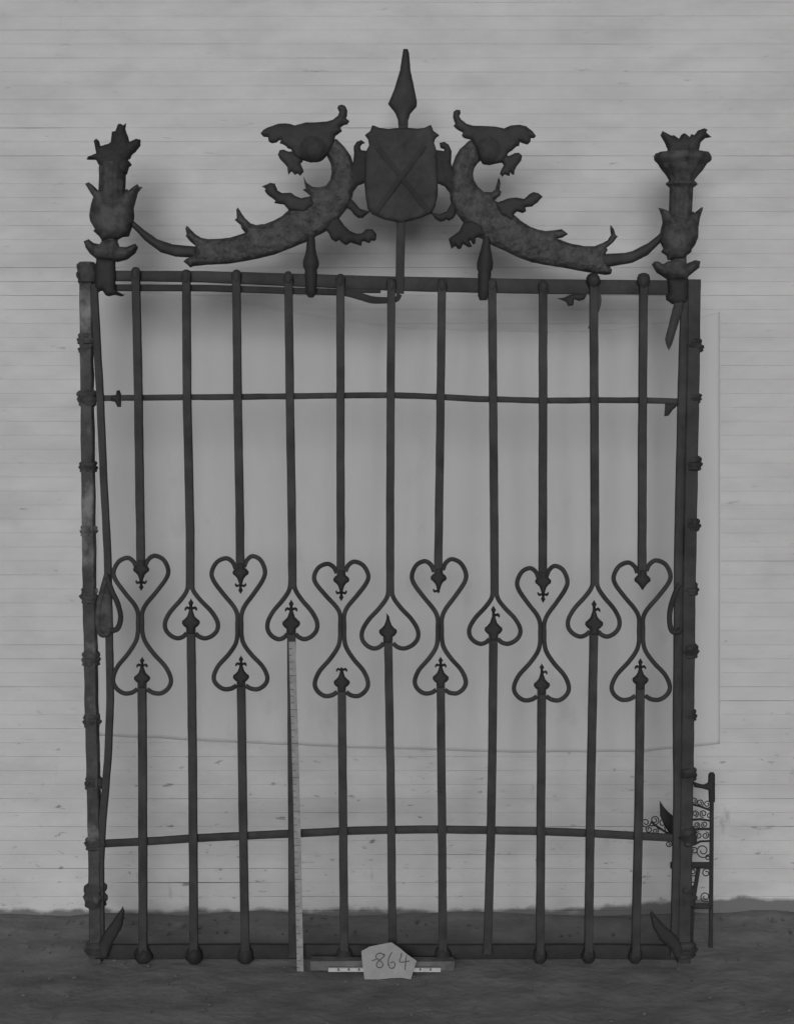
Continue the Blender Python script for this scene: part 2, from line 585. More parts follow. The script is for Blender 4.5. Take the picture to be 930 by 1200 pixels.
plate('barb', [(779, 473), (796, 473), (788, 480), (783, 487), (778, 488)], 'iron_dark', mid, off=-.002, bulge=.004, bw=4)
LR = [(108, 989.5), (165, 987), (225, 983), (285, 980), (343, 977.5), (400, 974.5), (460, 973), (515, 972.5), (575, 973.5), (633, 974.5), (690, 977), (745, 980), (804, 983)]
sweep('lower_rail', dens(LR, 12), 8.6, .014, 'iron', gate, off=-.006, wob=.7)
sweep('bottom_rail', dens([(106, 1116.5), (300, 1116), (500, 1116.5), (700, 1116), (806, 1117)], 20), 16.5, .022, 'iron_dark', gate, off=-.012, wob=.8)
# torn hook between fifth and sixth bar under the top rail
sweep('latch_bar', catmull([(400, 343), (412, 345), (424, 348), (436, 351.5), (452, 352), (464, 351), (468, 345)], 5), 8, .014, 'iron_dark', gate, off=.002, taper=lambda t: .75+.3*math.sin(min(1, t*1.3)*math.pi))
sweep('latch_bar', catmull([(400, 340), (414, 340.5), (430, 341), (446, 341)], 4), 5, .012, 'iron_dark', gate, off=0)
plate('torn_strap', [(652, 350), (660, 349), (666, 346), (674, 344), (687, 345), (684, 351), (678, 353), (672, 351), (671, 358), (665, 359), (663, 354)], 'iron_dark', gate, off=.006, bulge=.004, bw=3)
sweep('torn_strap', catmull([(698, 342), (700, 352), (698.5, 362), (694, 374), (690, 386)], 6), 8, .004, 'iron', gate, off=.016, taper=lambda t: 1-.45*t)
plate('hanging_blade', [(791, 346), (802, 346), (799, 362), (792, 384), (786, 404), (782.5, 411), (779.5, 404), (778, 398), (783, 378)], 'iron', gate, off=.012, bulge=.004, bw=5)

# --- upright bars
upper = {1: [(160, 317), (160.5, 340), (163, 460), (166, 664)], 2: [(219, 320), (220, 470), (223.5, 620), (223.5, 690)],
         3: [(277.5, 320), (279, 470), (281.5, 600), (282, 668)], 4: [(338, 322), (340.5, 500), (342.5, 620), (343, 690)],
         5: [(399, 325), (399, 500), (399.5, 676)], 6: [(458.5, 330), (457.5, 500), (457, 620), (457, 698)],
         7: [(517.5, 330), (515.5, 500), (513, 674)], 8: [(576, 330), (577.5, 500), (578.5, 620), (579, 699)],
         9: [(635.5, 332), (635.5, 500), (635, 678)], 10: [(694.5, 324), (695.5, 500), (696, 620), (696, 686)],
         11: [(753, 324), (751.5, 500), (751, 676)]}
lower = {1: [(167.5, 798), (168, 900), (168.5, 1122)], 2: [(224.5, 734), (226.5, 900), (228, 1122)],
         3: [(283, 798), (285, 940), (288, 1122)], 4: [(341.6, 735), (343, 980), (343.5, 1120)],
         5: [(400.5, 803), (402, 960), (403.5, 1122)], 6: [(454.5, 744), (457.5, 900), (460, 1116)],
         7: [(516, 798), (517.5, 960), (518.5, 1122)], 8: [(577.6, 742), (576, 900), (574.5, 980), (570.5, 1116)],
         9: [(634, 806), (633, 960), (632, 1122)], 10: [(695, 735), (691, 940), (688.5, 1120)],
         11: [(749, 800), (747.5, 940), (743.5, 1120)]}
tipY_up = {1: 667, 3: 670.6, 5: 679, 7: 677, 9: 681, 11: 679}
tipY_lo = {1: 794, 3: 792.5, 5: 799, 7: 794, 9: 802, 11: 796, 2: 729, 4: 730, 6: 739.6, 8: 737, 10: 730.5}

def leaf_tip(cx, y, sgn, s, parent, arms='both', stem=True, m='iron_dark'):
    left = [(-5.3, 14), (-5.6, 6), (-8, 4.5), (-10.5, 1.2), (-10.2, -2), (-7, -4.5), (-4.4, -7.5), (-2.8, -12)]
    la = [(-2, -15), (-4.5, -15.8), (-6.2, -13.6), (-7.6, -14.6), (-7.2, -17.4), (-4.8, -19.2), (-2, -18)]
    st = [(-1.6, -20), (-3, -23), (-1.6, -25.2), (0, -28)]
    def mir(l): return [(-x, yy) for x, yy in reversed(l)]
    L = list(left); Rr = list(left)
    if arms in ('both', 'left'): L += la
    else: L += [(-1.8, -15), (-1.7, -18)]
    if arms in ('both', 'right'): Rr += la
    else: Rr += [(-1.8, -15), (-1.7, -18)]
    if arms == 'none':
        L = left[:-1]+[(-2.4, -10.5), (-.8, -13)]; Rr = list(L)
    elif arms == 'stub':
        L = left+[(-1.8, -15), (-1.6, -19), (-2.6, -22)]; Rr = left+[(-1.8, -15), (-1.4, -18)]
    elif stem:
        L += st; Rr += st[:-1]
    else:
        L += [(-.5, -20)]
    pts = L+mir(Rr)
    pts = [(cx+x*s, y+yy*s*sgn) for x, yy in pts]
    if sgn < 0:
        pts = pts[::-1]
    return plate('leaf_tip', pts, m, parent, off=.014, edge=.002, bulge=.010, bw=5, grid=1.8, jit=.2)

bars_u, bars_l = {}, {}
for i in range(1, 12):
    ux = upper[i]
    b = sweep('bar', dens(ux, 12), 9.6, .021, 'iron', gate, off=.011, wob=.6)
    bars_u[i] = b
    # hammered head over the top rail
    r = 7.5 if i in (10, 11) else 5.4
    y0 = ux[0][1]
    lathe('bar_head', ux[0][0], [(y0-3.5, r*.35), (y0-2, r*.75), (y0+2, r), (y0+7, r*1.02), (y0+11, r*.8), (y0+14, r*.55)], 'iron', b, off=.012, seg=12, rough=.25)
    if i in tipY_up:
        leaf_tip(ux[-1][0]+.5, tipY_up[i], -1, .9, b, arms={11: 'none', 7: 'left'}.get(i, 'both'), stem=(i != 7))
    lx = lower[i]
    wl = 9.8
    b2 = sweep('bar', dens(lx, 12), wl, .021, 'iron', gate, off=.011, wob=.6)
    bars_l[i] = b2
    arm = {5: 'both', 6: 'stub', 8: 'right', 9: 'right', 10: 'right'}.get(i, 'both')
    leaf_tip(lx[0][0], tipY_lo[i], 1, .9 if i % 2 else 1.0, b2, arms=arm, stem=(i != 5))
    if i in (1, 2, 3, 5, 7, 9, 10, 11):
        y1 = 1119
        r = 10 if i in (1, 2, 3, 5, 7) else 8
        lathe('foot_collar', lx[-1][0], [(y1-9, r*.6), (y1-5, r*.9), (y1, r), (y1+5, r*.95), (y1+9, r*.55)], 'iron_dark', b2, off=.004, seg=12, rough=.3)

# --- heart scrolls
def rod(pts, name='scroll', w=5.3):
    return sweep(name, catmull(pts, 6), w, .0135, 'iron', gate, off=.011, section='round', wob=.3)
odd = {  # upper centre, top, upper left, upper right, neck x, neck top, neck bottom, lower left, lower right, lower centre, bottom
 1: (166, 651.5, 134.5, 198, 165, 716, 741, 134, 201.5, 167.5, 812),
 3: (282, 652, 249, 311, 281, 718, 746, 251.5, 314, 283, 807),
 5: (399.5, 658.5, 368, 431, 401, 718, 749, 369, 431, 400.5, 815),
 7: (513, 655.5, 482, 545, 515, 722, 750, 486, 545.5, 516, 812),
 9: (635, 663.5, 605.5, 664, 634.6, 728, 754, 601.5, 665.5, 634, 820),
 11: (751, 657, 718.5, 784.5, 750, 722, 753, 715.5, 783.5, 749, 819.5)}
for i, (cu, ty, ul, ur, nx, n1, n2, ll, lr, cl, by) in odd.items():
    for s, ue, le in ((-1, ul, ll), (1, ur, lr)):
        w1 = abs(ue-cu); h1 = n1-ty
        tilt = 2.0 if s < 0 else -.5
        P1 = []
        for a, t in ((.16, .19), (.27, .07), (.5, 0), (.82, .07), (1.0, .25), (.93, .41), (.58, .65), (.22, .87)):
            c = cu+(nx-cu)*t
            P1.append((c+s*a*w1, ty+t*h1+tilt*(1-t)))
        P1.append((nx+s*2.5, n1+2))
        P1.append((nx+s*2.4, (n1+n2)/2))
        w2 = abs(le-cl); h2 = by-n2
        P1.append((nx+s*2.6, n2-1))
        for a, t in ((.17, .15), (.45, .35), (.83, .56), (1.0, .76), (.92, .90), (.66, .995), (.38, .99), (.17, .93)):
            c = nx+(cl-nx)*t
            P1.append((c+s*a*w2, n2+t*h2))
        rod(P1)
even = {2: (223.3, 689, 195, 255.5, 224.5, 747.5), 4: (342.8, 688, 314, 371, 341.6, 748.5), 6: (457, 697, 424, 488.5, 454.5, 759.5),
        8: (579, 698, 549.5, 608, 577.6, 754), 10: (696, 685, 665, 724, 695, 745.5)}
for i, (cs, sy, el, er, cl, by) in even.items():
    for s, e in ((-1, el), (1, er)):
        w2 = abs(e-cl); h2 = by-sy
        P1 = [(cs+s*2.2, sy-8), (cs+s*2.6, sy-1)]
        for a, t in ((.18, .10), (.42, .26), (.78, .46), (1.0, .66), (1.0, .82), (.82, .94), (.55, 1.0), (.32, .97), (.17, .9)):
            c = cs+(cl-cs)*t
            P1.append((c+s*a*w2, sy+t*h2))
        rod(P1)

# --- leaf brackets at the feet
plate('foot_leaf', [(112, 1122), (116, 1104), (124, 1090), (133, 1078), (145, 1061), (147, 1066), (145, 1082), (140, 1092), (132, 1106), (126, 1122)],
      'iron_dark', gate, off=.014, bulge=.006, bw=6)
plate('foot_leaf', [(805, 1122), (798, 1106), (790, 1094), (778, 1084), (762, 1066), (760, 1070), (764, 1086), (772, 1100), (784, 1110), (790, 1122)],
      'iron_dark', gate, off=.014, bulge=.006, bw=6)

# ------------------------------------------------------------------ crest
# --- balusters carrying the dragons
def baluster(cx, prof, lean=0):
    lathe('baluster', cx, prof, 'iron_dark', gate, off=.010, seg=18, lean=lean, rough=.08)
baluster(364.5, [(276, 4), (283, 5.2), (292, 5.4), (298, 6.5), (304, 8.6), (309, 9.4), (313, 8.8), (317, 6.8), (321, 7.4), (326, 6.8), (334, 6.4), (340, 6.6), (345, 5.8), (349, 3)])
baluster(569.5, [(277, 3.6), (284, 4.4), (292, 5.8), (300, 7.8), (309, 9.6), (315, 9.6), (319, 7.4), (323, 8), (328, 7), (338, 6.8), (347, 6.6), (352, 4.5)], lean=-.05)

# --- dragons
s1 = .129
s2 = .1613
def scales(x, y, dd):
    # overlapping scales punched over the body
    u = x*.22 + (.5 if int(math.floor(y*.26)) % 2 else 0)
    fu = u-math.floor(u)-.5; fv = y*.26-math.floor(y*.26)
    return .0022*min(1, dd/4)*(fv*.8-abs(fu)*1.2)
bodyL = ([(384, 171), (390, 164), (394, 163), (403, 171.6), (411, 183), (414.5, 194), (416, 212), (413, 230), (407, 243.5), (397, 256.5), (387, 265), (382, 271),
          (371, 276.6), (359.7, 283), (340, 291), (321, 298.4), (300, 303.5), (287.4, 305.8), (268, 309), (242, 310.3), (227, 311.8),
          (222.9, 313.5), (219.5, 310), (215, 306.5), (218.5, 303.5), (224, 301), (228, 295), (229.4, 288.4), (223, 283), (217.7, 276.5), (219, 275), (217.5, 268),
          (219.3, 264.5), (223, 268.4), (229.4, 274.8), (235.8, 278.7), (243.5, 280.4), (257.7, 280), (269.3, 278.7), (278.4, 276),
          (287.4, 273), (283.5, 268.4), (282.2, 263.9), (275.1, 258), (277.7, 255.5), (277, 245.8), (279, 243.2), (282.2, 248.4),
          (287.4, 256), (293.9, 262), (300.3, 263.9), (310.6, 262.6), (321, 258.7), (330, 253.8), (340, 245), (352, 236), (364.5, 230.6),
          (360, 226), (355, 222.5), (358.5, 221), (356.5, 214), (355.6, 206.5), (359.7, 214.5), (366, 219), (374, 219.7), (382, 217.7), (387, 211),
          (388.5, 201), (387.5, 192), (384.5, 186), (381, 179)])
dragL = plate('dragon', bodyL, 'iron_scaly', gate, off=0, edge=.005, bulge=.013, bw=11, relief=.003, rfreq=.22, func=scales, grid=2.0)
headL = Z(300, 120, s1, [(45, 290), (70, 258), (110, 235), (150, 222), (205, 202), (260, 198), (310, 203), (350, 218), (400, 205), (460, 190),
        (560, 188), (640, 182), (700, 165), (745, 128), (757, 95), (740, 65), (748, 38), (780, 28), (812, 42), (830, 80), (828, 125),
        (818, 155), (850, 178), (830, 205), (800, 212), (765, 235), (782, 268), (755, 288), (722, 312), (700, 400), (655, 480), (610, 528),
        (570, 548), (500, 552), (440, 535), (395, 530), (345, 500), (330, 455), (320, 432), (290, 425), (270, 400), (240, 385), (220, 380),
        (228, 350), (210, 350), (190, 370), (150, 378), (120, 365), (110, 322), (70, 318)])
def cheek(cx, cy, r, h):
    return lambda x, y, dd: h*max(0, 1-((x-cx)**2+(y-cy)**2)/r**2)
plate('head', headL, 'iron', dragL, off=.012, edge=.003, bulge=.012, bw=9, relief=.002, func=cheek(367, 177, 16, .016), grid=1.8)
jawL = Z(300, 120, s1, [(200, 480), (215, 440), (250, 432), (290, 450), (330, 450), (420, 470), (425, 540), (405, 560), (425, 600), (435, 630), (400, 672),
        (380, 648), (352, 660), (325, 628), (295, 660), (285, 590), (255, 555), (220, 520)])
plate('jaw', jawL, 'iron', dragL, off=.006, bulge=.010, bw=6, grid=1.7)
foreL = Z(300, 200, s2, [(45, 120), (110, 93), (140, 100), (160, 150), (190, 168), (255, 165), (290, 190), (330, 205), (400, 190), (430, 250),
        (350, 310), (240, 292), (205, 250), (135, 240), (145, 222), (85, 180), (65, 150), (75, 135)])
plate('foreleg', foreL, 'iron', dragL, off=.012, bulge=.010, bw=7, grid=1.9)
hindL = Z(300, 200, s2, [(600, 345), (640, 400), (680, 440), (730, 462), (770, 458), (800, 428), (845, 428), (875, 465), (870, 505), (855, 515),
        (840, 510), (820, 530), (785, 515), (770, 520), (765, 550), (720, 535), (685, 525), (655, 545), (615, 520), (605, 505), (580, 522), (560, 510),
        (545, 497), (530, 460), (505, 430), (520, 380), (560, 350)])
plate('hind_leg', hindL, 'iron_dark', dragL, off=.010, bulge=.010, bw=7, grid=1.9)
curlL = Z(300, 200, s2, [(680, 195), (720, 235), (750, 275), (800, 295), (835, 293), (800, 322), (775, 345), (740, 345), (710, 320), (690, 290), (655, 270)])
plate('leaf_curl', curlL, 'iron_dark', dragL, off=.004, bulge=.007, bw=5, grid=1.8)
tailL = [(150, 254), (158, 260), (170, 270), (185, 280.6), (203.5, 286.6), (231, 289), (231, 302), (206.5, 301), (188.4, 295.7), (170, 282), (158, 269), (150, 262)]
plate('tail', tailL, 'iron', dragL, off=.001, bulge=.012, bw=6, grid=2)

bodyR = ([(557.4, 168), (550, 164.5), (544.5, 169.7), (538, 175.5), (533, 184.5), (529.7, 193.5), (528, 210), (527, 232), (529, 243), (534, 249.5), (543, 261.3),
          (550, 270), (558.4, 277.4), (566.5, 280.6), (577.7, 288), (590.6, 293.5), (606.8, 301.6), (623, 307.3), (639, 310.5), (660, 313.7),
          (684.5, 318.4), (697.4, 320.3), (710, 322.3), (715.5, 321), (716.7, 316.4), (712, 311), (709, 304), (709, 297), (711.5, 293.2), (710, 290.6),
          (718, 284), (723.2, 277), (720.6, 275.8), (718.7, 268.7), (714.8, 263.8), (714.6, 268), (715.5, 275), (711.6, 281.6), (703.9, 285.5), (696, 288.7),
          (684.5, 288.7), (667.7, 285.5), (652, 279.7), (658.7, 278.4), (665, 274.5), (657.4, 268.7), (648.4, 270), (639.4, 271), (630, 269.3),
          (620, 265.5), (610, 259), (602, 252), (592, 243), (579, 234.7), (585.8, 229), (587.4, 225), (585, 223), (586, 214.5), (584, 207.3), (581.8, 214.5),
          (580, 222), (576, 225.5), (566.5, 225), (560, 219.4), (555, 211.3), (553.8, 204), (555.5, 197), (558.7, 192), (563, 188), (562, 180)])
dragR = plate('dragon', bodyR, 'iron_scaly', gate, off=0, edge=.005, bulge=.013, bw=11, relief=.003, rfreq=.22, func=scales, grid=2.0)
headR = Z(520, 120, s1, [(85, 95), (110, 75), (145, 78), (150, 105), (135, 130), (150, 160), (200, 200), (260, 220), (350, 222), (470, 228), (540, 245),
        (600, 218), (680, 210), (740, 225), (800, 270), (832, 312), (815, 330), (785, 330), (780, 365), (755, 390), (715, 378), (685, 365), (680, 400),
        (655, 405), (620, 440), (580, 465), (565, 500), (540, 550), (470, 562), (410, 577), (350, 568), (320, 520), (290, 420), (240, 345), (180, 330),
        (160, 310), (170, 280), (120, 255), (85, 220), (100, 205), (80, 140)])
plate('head', headR, 'iron', dragR, off=.012, edge=.003, bulge=.012, bw=9, relief=.002, func=cheek(571, 177, 15, .014), grid=1.8)
jawR = Z(520, 120, s1, [(540, 480), (590, 489), (640, 465), (680, 462), (708, 490), (700, 530), (660, 580), (640, 620), (635, 660), (612, 655), (602, 632), (595, 670),
        (570, 665), (550, 655), (530, 680), (505, 650), (520, 610), (540, 575), (525, 550), (490, 530)])
plate('jaw', jawR, 'iron', dragR, off=.006, bulge=.010, bw=6, grid=1.7)
foreR = Z(510, 200, s2, [(430, 240), (480, 225), (520, 208), (580, 200), (640, 210), (680, 175), (710, 160), (745, 170), (775, 195), (755, 215), (740, 235),
        (715, 250), (700, 265), (650, 270), (655, 300), (630, 312), (590, 300), (565, 325), (560, 370), (470, 330)])
plate('foreleg', foreR, 'iron', dragR, off=.012, bulge=.010, bw=7, grid=1.9)
hindR = Z(510, 200, s2, [(205, 375), (170, 445), (95, 498), (115, 572), (145, 550), (165, 574), (185, 568), (200, 535), (240, 560), (265, 555), (245, 515), (255, 508),
        (270, 540), (290, 530), (290, 495), (320, 478), (370, 480), (340, 400), (260, 360)])
plate('hind_leg', hindR, 'iron_dark', dragR, off=.010, bulge=.010, bw=7, grid=1.9)
curlR = Z(400, 140, .1505, [(690, 722), (760, 740), (820, 715), (855, 650), (890, 690), (890, 740), (870, 770), (835, 790), (812, 778), (800, 792), (765, 797), (730, 775)])
plate('leaf_curl', curlR, 'iron_dark', dragR, off=.004, bulge=.007, bw=5, grid=1.8)
tailR = [(700, 297), (709, 297.7), (732, 296.4), (740.5, 294.3), (758.6, 285), (770, 276), (778, 268), (780, 277), (772, 285.5), (758.6, 299), (740.5, 308), (712, 313), (700, 313)]
plate('tail', tailR, 'iron', dragR, off=.001, bulge=.012, bw=6, grid=2)

# --- shield, its stem and the spear point
s5 = .1505
shieldP = Z(400, 140, s5, [(240, 50), (300, 72), (370, 80), (440, 72), (520, 72), (590, 78), (640, 72), (695, 48), (715, 95), (760, 128), (728, 155), (720, 190),
        (735, 230), (745, 300), (750, 480), (748, 600), (730, 680), (700, 735), (620, 770), (500, 802), (430, 802), (330, 782), (240, 742), (205, 700),
        (190, 620), (180, 520), (180, 300), (195, 245), (215, 210), (207, 160), (182, 128), (225, 95)])
shield = plate('shield', shieldP, 'iron', gate, off=.010, edge=.003, bulge=.006, bw=5, relief=.004, rfreq=.12, grid=2.4)
for nm, a, b in (('shield_band', (443, 175), (503, 250)), ('shield_band', (497, 172), (440, 250))):
    sweep(nm, dens([a, ((a[0]+b[0])/2, (a[1]+b[1])/2), b], 6), 6.0, .004, 'iron_dark', shield, off=.0215 if a[0] < 470 else .0225)
sideL = Z(400, 140, s5, [(95, 210), (120, 175), (155, 163), (184, 185), (160, 192), (146, 215), (152, 240), (190, 245), (240, 260), (240, 500), (185, 495),
        (130, 515), (95, 560), (80, 610), (25, 600), (15, 450), (60, 380), (92, 330), (98, 270)])
plate('side_scroll', sideL, 'iron_dark', shield, off=.002, bulge=.008, bw=6, relief=.004, rfreq=.5, grid=2)
sideR = Z(400, 140, s5, [(762, 185), (800, 176), (835, 200), (857, 250), (852, 340), (862, 380), (905, 450), (905, 600), (852, 620), (840, 570), (800, 520),
        (750, 500), (700, 490), (700, 250), (740, 240), (795, 248), (800, 232), (770, 222)])
plate('side_scroll', sideR, 'iron_dark', shield, off=.002, bulge=.008, bw=6, relief=.004, rfreq=.5, grid=2)
sweep('stem', dens([(473, 140), (471, 200), (469.5, 262), (468, 344)], 10), 10.4, .018, 'iron', gate, off=0, wob=.6)
spear = Z(400, 60, s5, [(480, -15), (515, -15), (527, 20), (537, 150), (560, 260), (587, 390), (585, 432), (535, 490), (520, 540), (515, 600), (445, 600), (437, 530),
        (415, 480), (363, 413), (410, 300), (455, 150), (472, 40)])
plate('spear_point', spear, 'iron', gate, off=.002, edge=.001, bulge=.012, bw=17, grid=2.2)

# --- corner finials
def rot_plate_group(polyfn): pass
sl = .1075
finL = lathe('corner_finial', 132.5, [(190, 12), (191, 14.5), (196, 15.8), (206, 15.4), (222, 15.5), (240, 17), (256, 16), (270, 12), (280, 9.5), (292, 9.5), (300, 11)],
             'iron_cast', gate, off=0, seg=48, flute=.035, rough=.06, flat=.8, lean=-.04)
crownL = Z(85, 140, sl, [(160, 440), (175, 410), (265, 375), (240, 235), (270, 215), (295, 240), (310, 295), (400, 270), (425, 250), (435, 140), (475, 130),
        (500, 60), (530, 50), (560, 70), (590, 45), (580, 110), (610, 190), (625, 250), (700, 215), (745, 225), (745, 290), (690, 360), (650, 390),
        (635, 430), (610, 445), (640, 480), (652, 500), (620, 525), (600, 600), (330, 600), (320, 540), (280, 480), (265, 445)])
plate('crown_leaves', crownL, 'iron_dark', finL, off=.006, bulge=.018, bw=12, relief=.005, rfreq=.4, back=1, grid=2)
tulL = (Z(85, 140, sl, [(145, 705), (185, 690), (240, 730), (290, 780), (320, 765), (400, 830), (460, 850), (540, 830), (600, 760), (620, 780), (680, 730), (715, 710),
        (735, 740), (770, 740), (720, 800), (685, 930)]) +
        Z(85, 240, sl, [(672, 50), (680, 120), (672, 200), (645, 280), (620, 350), (560, 355), (500, 385), (330, 400), (300, 350), (235, 292), (252, 270), (200, 180), (190, 110), (210, 0)]) +
        Z(85, 140, sl, [(235, 850), (190, 780)]))
plate('leaf_cup', tulL, 'iron_cast', finL, off=.008, bulge=.032, bw=20, back=1, relief=.004, rfreq=.2, grid=2.2)
dishL = Z(85, 240, sl, [(130, 400), (185, 380), (240, 420), (300, 432), (330, 395), (400, 380), (490, 390), (520, 462), (600, 462), (690, 425), (720, 465), (690, 530),
        (600, 600), (500, 627), (400, 605), (270, 597), (200, 540), (150, 470)])
plate('lower_leaves', dishL, 'iron_cast', finL, off=.006, bulge=.024, bw=12, back=1, grid=2.2)
baseL = Z(85, 240, sl, [(270, 590), (475, 610), (475, 935), (520, 960), (575, 985), (545, 1003), (470, 985), (400, 1000), (370, 992), (330, 930), (290, 960), (250, 900), (255, 700)])
plate('finial_base', baseL, 'iron_dark', finL, off=.008, bulge=.014, bw=9, grid=2.2)

finR = lathe('corner_finial', 799.5, [(179.5, 16), (180, 31.5), (184, 33), (187, 32.5), (189.5, 31), (191, 28.5), (195, 26.5), (200, 23), (205, 18.5), (211, 14.5), (213, 15),
             (214.5, 17.5), (216.5, 18), (218.5, 15.5), (220, 13.6), (240, 13.2), (262, 13), (280, 11), (295, 8.5), (303, 9), (326, 11)],
             'iron_cast', gate, off=0, seg=48, flute=.035, rough=.03, flat=.8, lean=-.04)
crownR = Z(750, 145, sl, [(285, 345), (290, 280), (260, 210), (215, 130), (235, 85), (330, 135), (360, 130), (415, 170), (440, 125), (470, 108), (500, 125), (530, 150),
        (550, 118), (580, 130), (620, 80), (690, 55), (725, 70), (710, 100), (765, 150), (700, 160), (650, 210), (630, 300), (630, 345)])
plate('crown_leaves', crownR, 'iron', finR, off=.006, bulge=.018, bw=12, relief=.005, rfreq=.4, back=1, grid=2)
tulR = Z(750, 240, sl, [(190, 38), (225, 45), (300, 72), (330, 90), (400, 130), (480, 130), (560, 80), (585, 90), (660, 28), (677, 40), (640, 150), (625, 250), (622, 360), (590, 440),
        (550, 490), (548, 520), (480, 570), (468, 605), (290, 605), (280, 560), (220, 515), (242, 480), (205, 400), (210, 300), (235, 200), (225, 120)])
plate('leaf_cup', tulR, 'iron_cast', finR, off=.008, bulge=.030, bw=18, back=1, relief=.004, rfreq=.2, grid=2.2)
dishR = Z(750, 240, sl, [(118, 650), (150, 620), (190, 620), (240, 652), (290, 622), (380, 600), (460, 610), (500, 642), (590, 605), (647, 620), (635, 690), (520, 780), (500, 835),
        (300, 825), (170, 740)])
plate('lower_leaves', dishR, 'iron_cast', finR, off=.006, bulge=.024, bw=12, back=1, grid=2.2)
baseR = Z(750, 240, sl, [(290, 810), (515, 810), (512, 1000), (495, 1075), (400, 1090), (340, 1085), (275, 1040), (272, 990), (300, 980)])
plate('finial_base', baseR, 'iron_dark', finR, off=.008, bulge=.014, bw=9, grid=2.2)

# ------------------------------------------------------------------ small scrollwork grille behind the right post
KP = Plane(.16, .10)
kloc = KP.at(830, 1110)
kloc.z = 0
gr = empty('scroll_grille', (0, 0, 0), 'small broken scrollwork grille standing behind the foot of the right gate post', 'grille')
def kbar(pts, w, name='crossbar', dense=8, sec='square', d=.010):
    return sweep(name, dens(pts, dense), w, d, 'iron_dark', gr, P=KP, section=sec)
def spiral(cx, cy, r, a0, turn=1, tail=None):
    pts = []
    n = 16
    for i in range(n+1):
        t = i/n
        a = a0+turn*t*2*math.pi*1.45
        rr = r*(1-.72*t)
        pts.append((cx+rr*math.cos(a), cy+rr*math.sin(a)))
    if tail:
        pts = [tail]+pts
    return sweep('volute', pts, 1.35, .0035, 'iron_dark', gr, P=KP, section='round')
kbar([(833.5, 905), (833, 1000), (832, 1126)], 4.5, 'stem')
plate('stem_finial', [(811, 915), (817, 918), (824, 919.5), (829, 917), (829.5, 907), (833, 905), (837, 907), (837, 940), (830, 940), (829.5, 926), (822, 924), (813, 922.5)], 'iron_dark', gr, P=KP, bulge=.004, bw=3, grid=1.7)
kbar([(785, 1014), (833, 1014)], 7.5)
kbar([(806, 1062), (833, 1062)], 6.5)
kbar([(818, 1016), (811, 1060), (808, 1128)], 4.5, 'rod')
kbar([(762, 963), (770, 969), (781, 976), (795, 982)], 2.6, 'branch', 4, 'round', .006)
kbar([(808, 942), (820, 945), (833, 950)], 2.6, 'branch', 4, 'round', .006)
kbar([(806, 961), (820, 960), (833, 962)], 2.6, 'branch', 4, 'round', .006)
kbar([(806, 973), (820, 971.5), (833, 971.5)], 3.2, 'branch', 4, 'round', .006)
kbar([(812, 990), (820, 986), (833, 985.5)], 2.6, 'branch', 4, 'round', .006)
plate('spike', [(772.5, 938), (776, 944), (782, 951), (789, 957), (795, 972), (795, 988), (786, 980), (778, 968), (773, 956)], 'iron_dark', gr, P=KP, bulge=.004, bw=4, grid=2)
for a in [(756, 964, 5.6, .4, 1, (762, 964)), (766.5, 961, 5.4, 1.2, -1, (770, 969)), (776, 964.5, 5.2, 1.2, -1, (780, 975)), (760, 972, 4.6, -1.2, -1, (768, 967.5)),
          (767.5, 974, 4, -1.2, 1, (774, 972)), (783, 989, 4.2, -1.2, 1, None), (778, 982, 3.4, -1.2, 1, None),
          (812.5, 938.5, 4.2, 1.5, -1, None), (819.5, 941, 4.6, 1.5, -1, None), (828, 942.5, 4.8, 1.5, -1, None),
          (814, 953.5, 4.2, 1.5, -1, None), (823.5, 953.5, 4.6, 1.5, 1, None), (830.5, 956, 3.6, 1.5, -1, None),
          (816, 967, 3.8, 1.5, -1, None), (825, 966.5, 4.2, 1.5, 1, None), (818, 979, 4.4, -1.5, -1, None), (826, 979, 4.4, -1.5, 1, None),
          (813, 997, 5, 2.0, 1, None), (823, 997, 8.8, .5, 1, None), (829, 1005, 4, .5, -1, None), (811, 1022, 5, .5, 1, None), (811, 1037, 5, 3, -1, None),
          (827, 1023, 6, .5, -1, None), (826, 1051, 6.5, 1, 1, None), (812, 1050, 4, 2, 1, None)]:
    spiral(*a)

# ------------------------------------------------------------------ measuring rod standing in front of the fourth bar
RPn = Plane(-.035, .035)
rod_o = sweep('measuring_rod', dens([(342.2, 752), (347.5, 940), (352, 1141.5)], 30), 7.7, .004, 'rule', None, P=RPn, wob=.3)
b0 = RPn.at(352, 1141.5)
tag(rod_o, 'pale upright measuring rod standing in front of the fourth gate bar from the left', 'ruler')
vs, fs = [], []
for k in range(1, 49):
    t = k/49
    y = 752+(1141.5-752)*t
    x = 342.2+5.3*min(1, t*2.07)+4.5*max(0, (t-.483)/.517)
    w = 4.2 if k % 5 == 0 else (2.6 if k % 2 else 1.6)
    q = [RPn.at(x-4.1, y-.45, .0024), RPn.at(x-4.1+w*1.9, y-.45, .0024), RPn.at(x-4.1+w*1.9, y+.45, .0024), RPn.at(x-4.1, y+.45, .0024)]
    b = len(vs); vs += q; fs.append((b, b+1, b+2, b+3))
link('graduation_marks', vs, fs, 'rule_mark', rod_o, smooth=False)['kind'] = 'stuff'

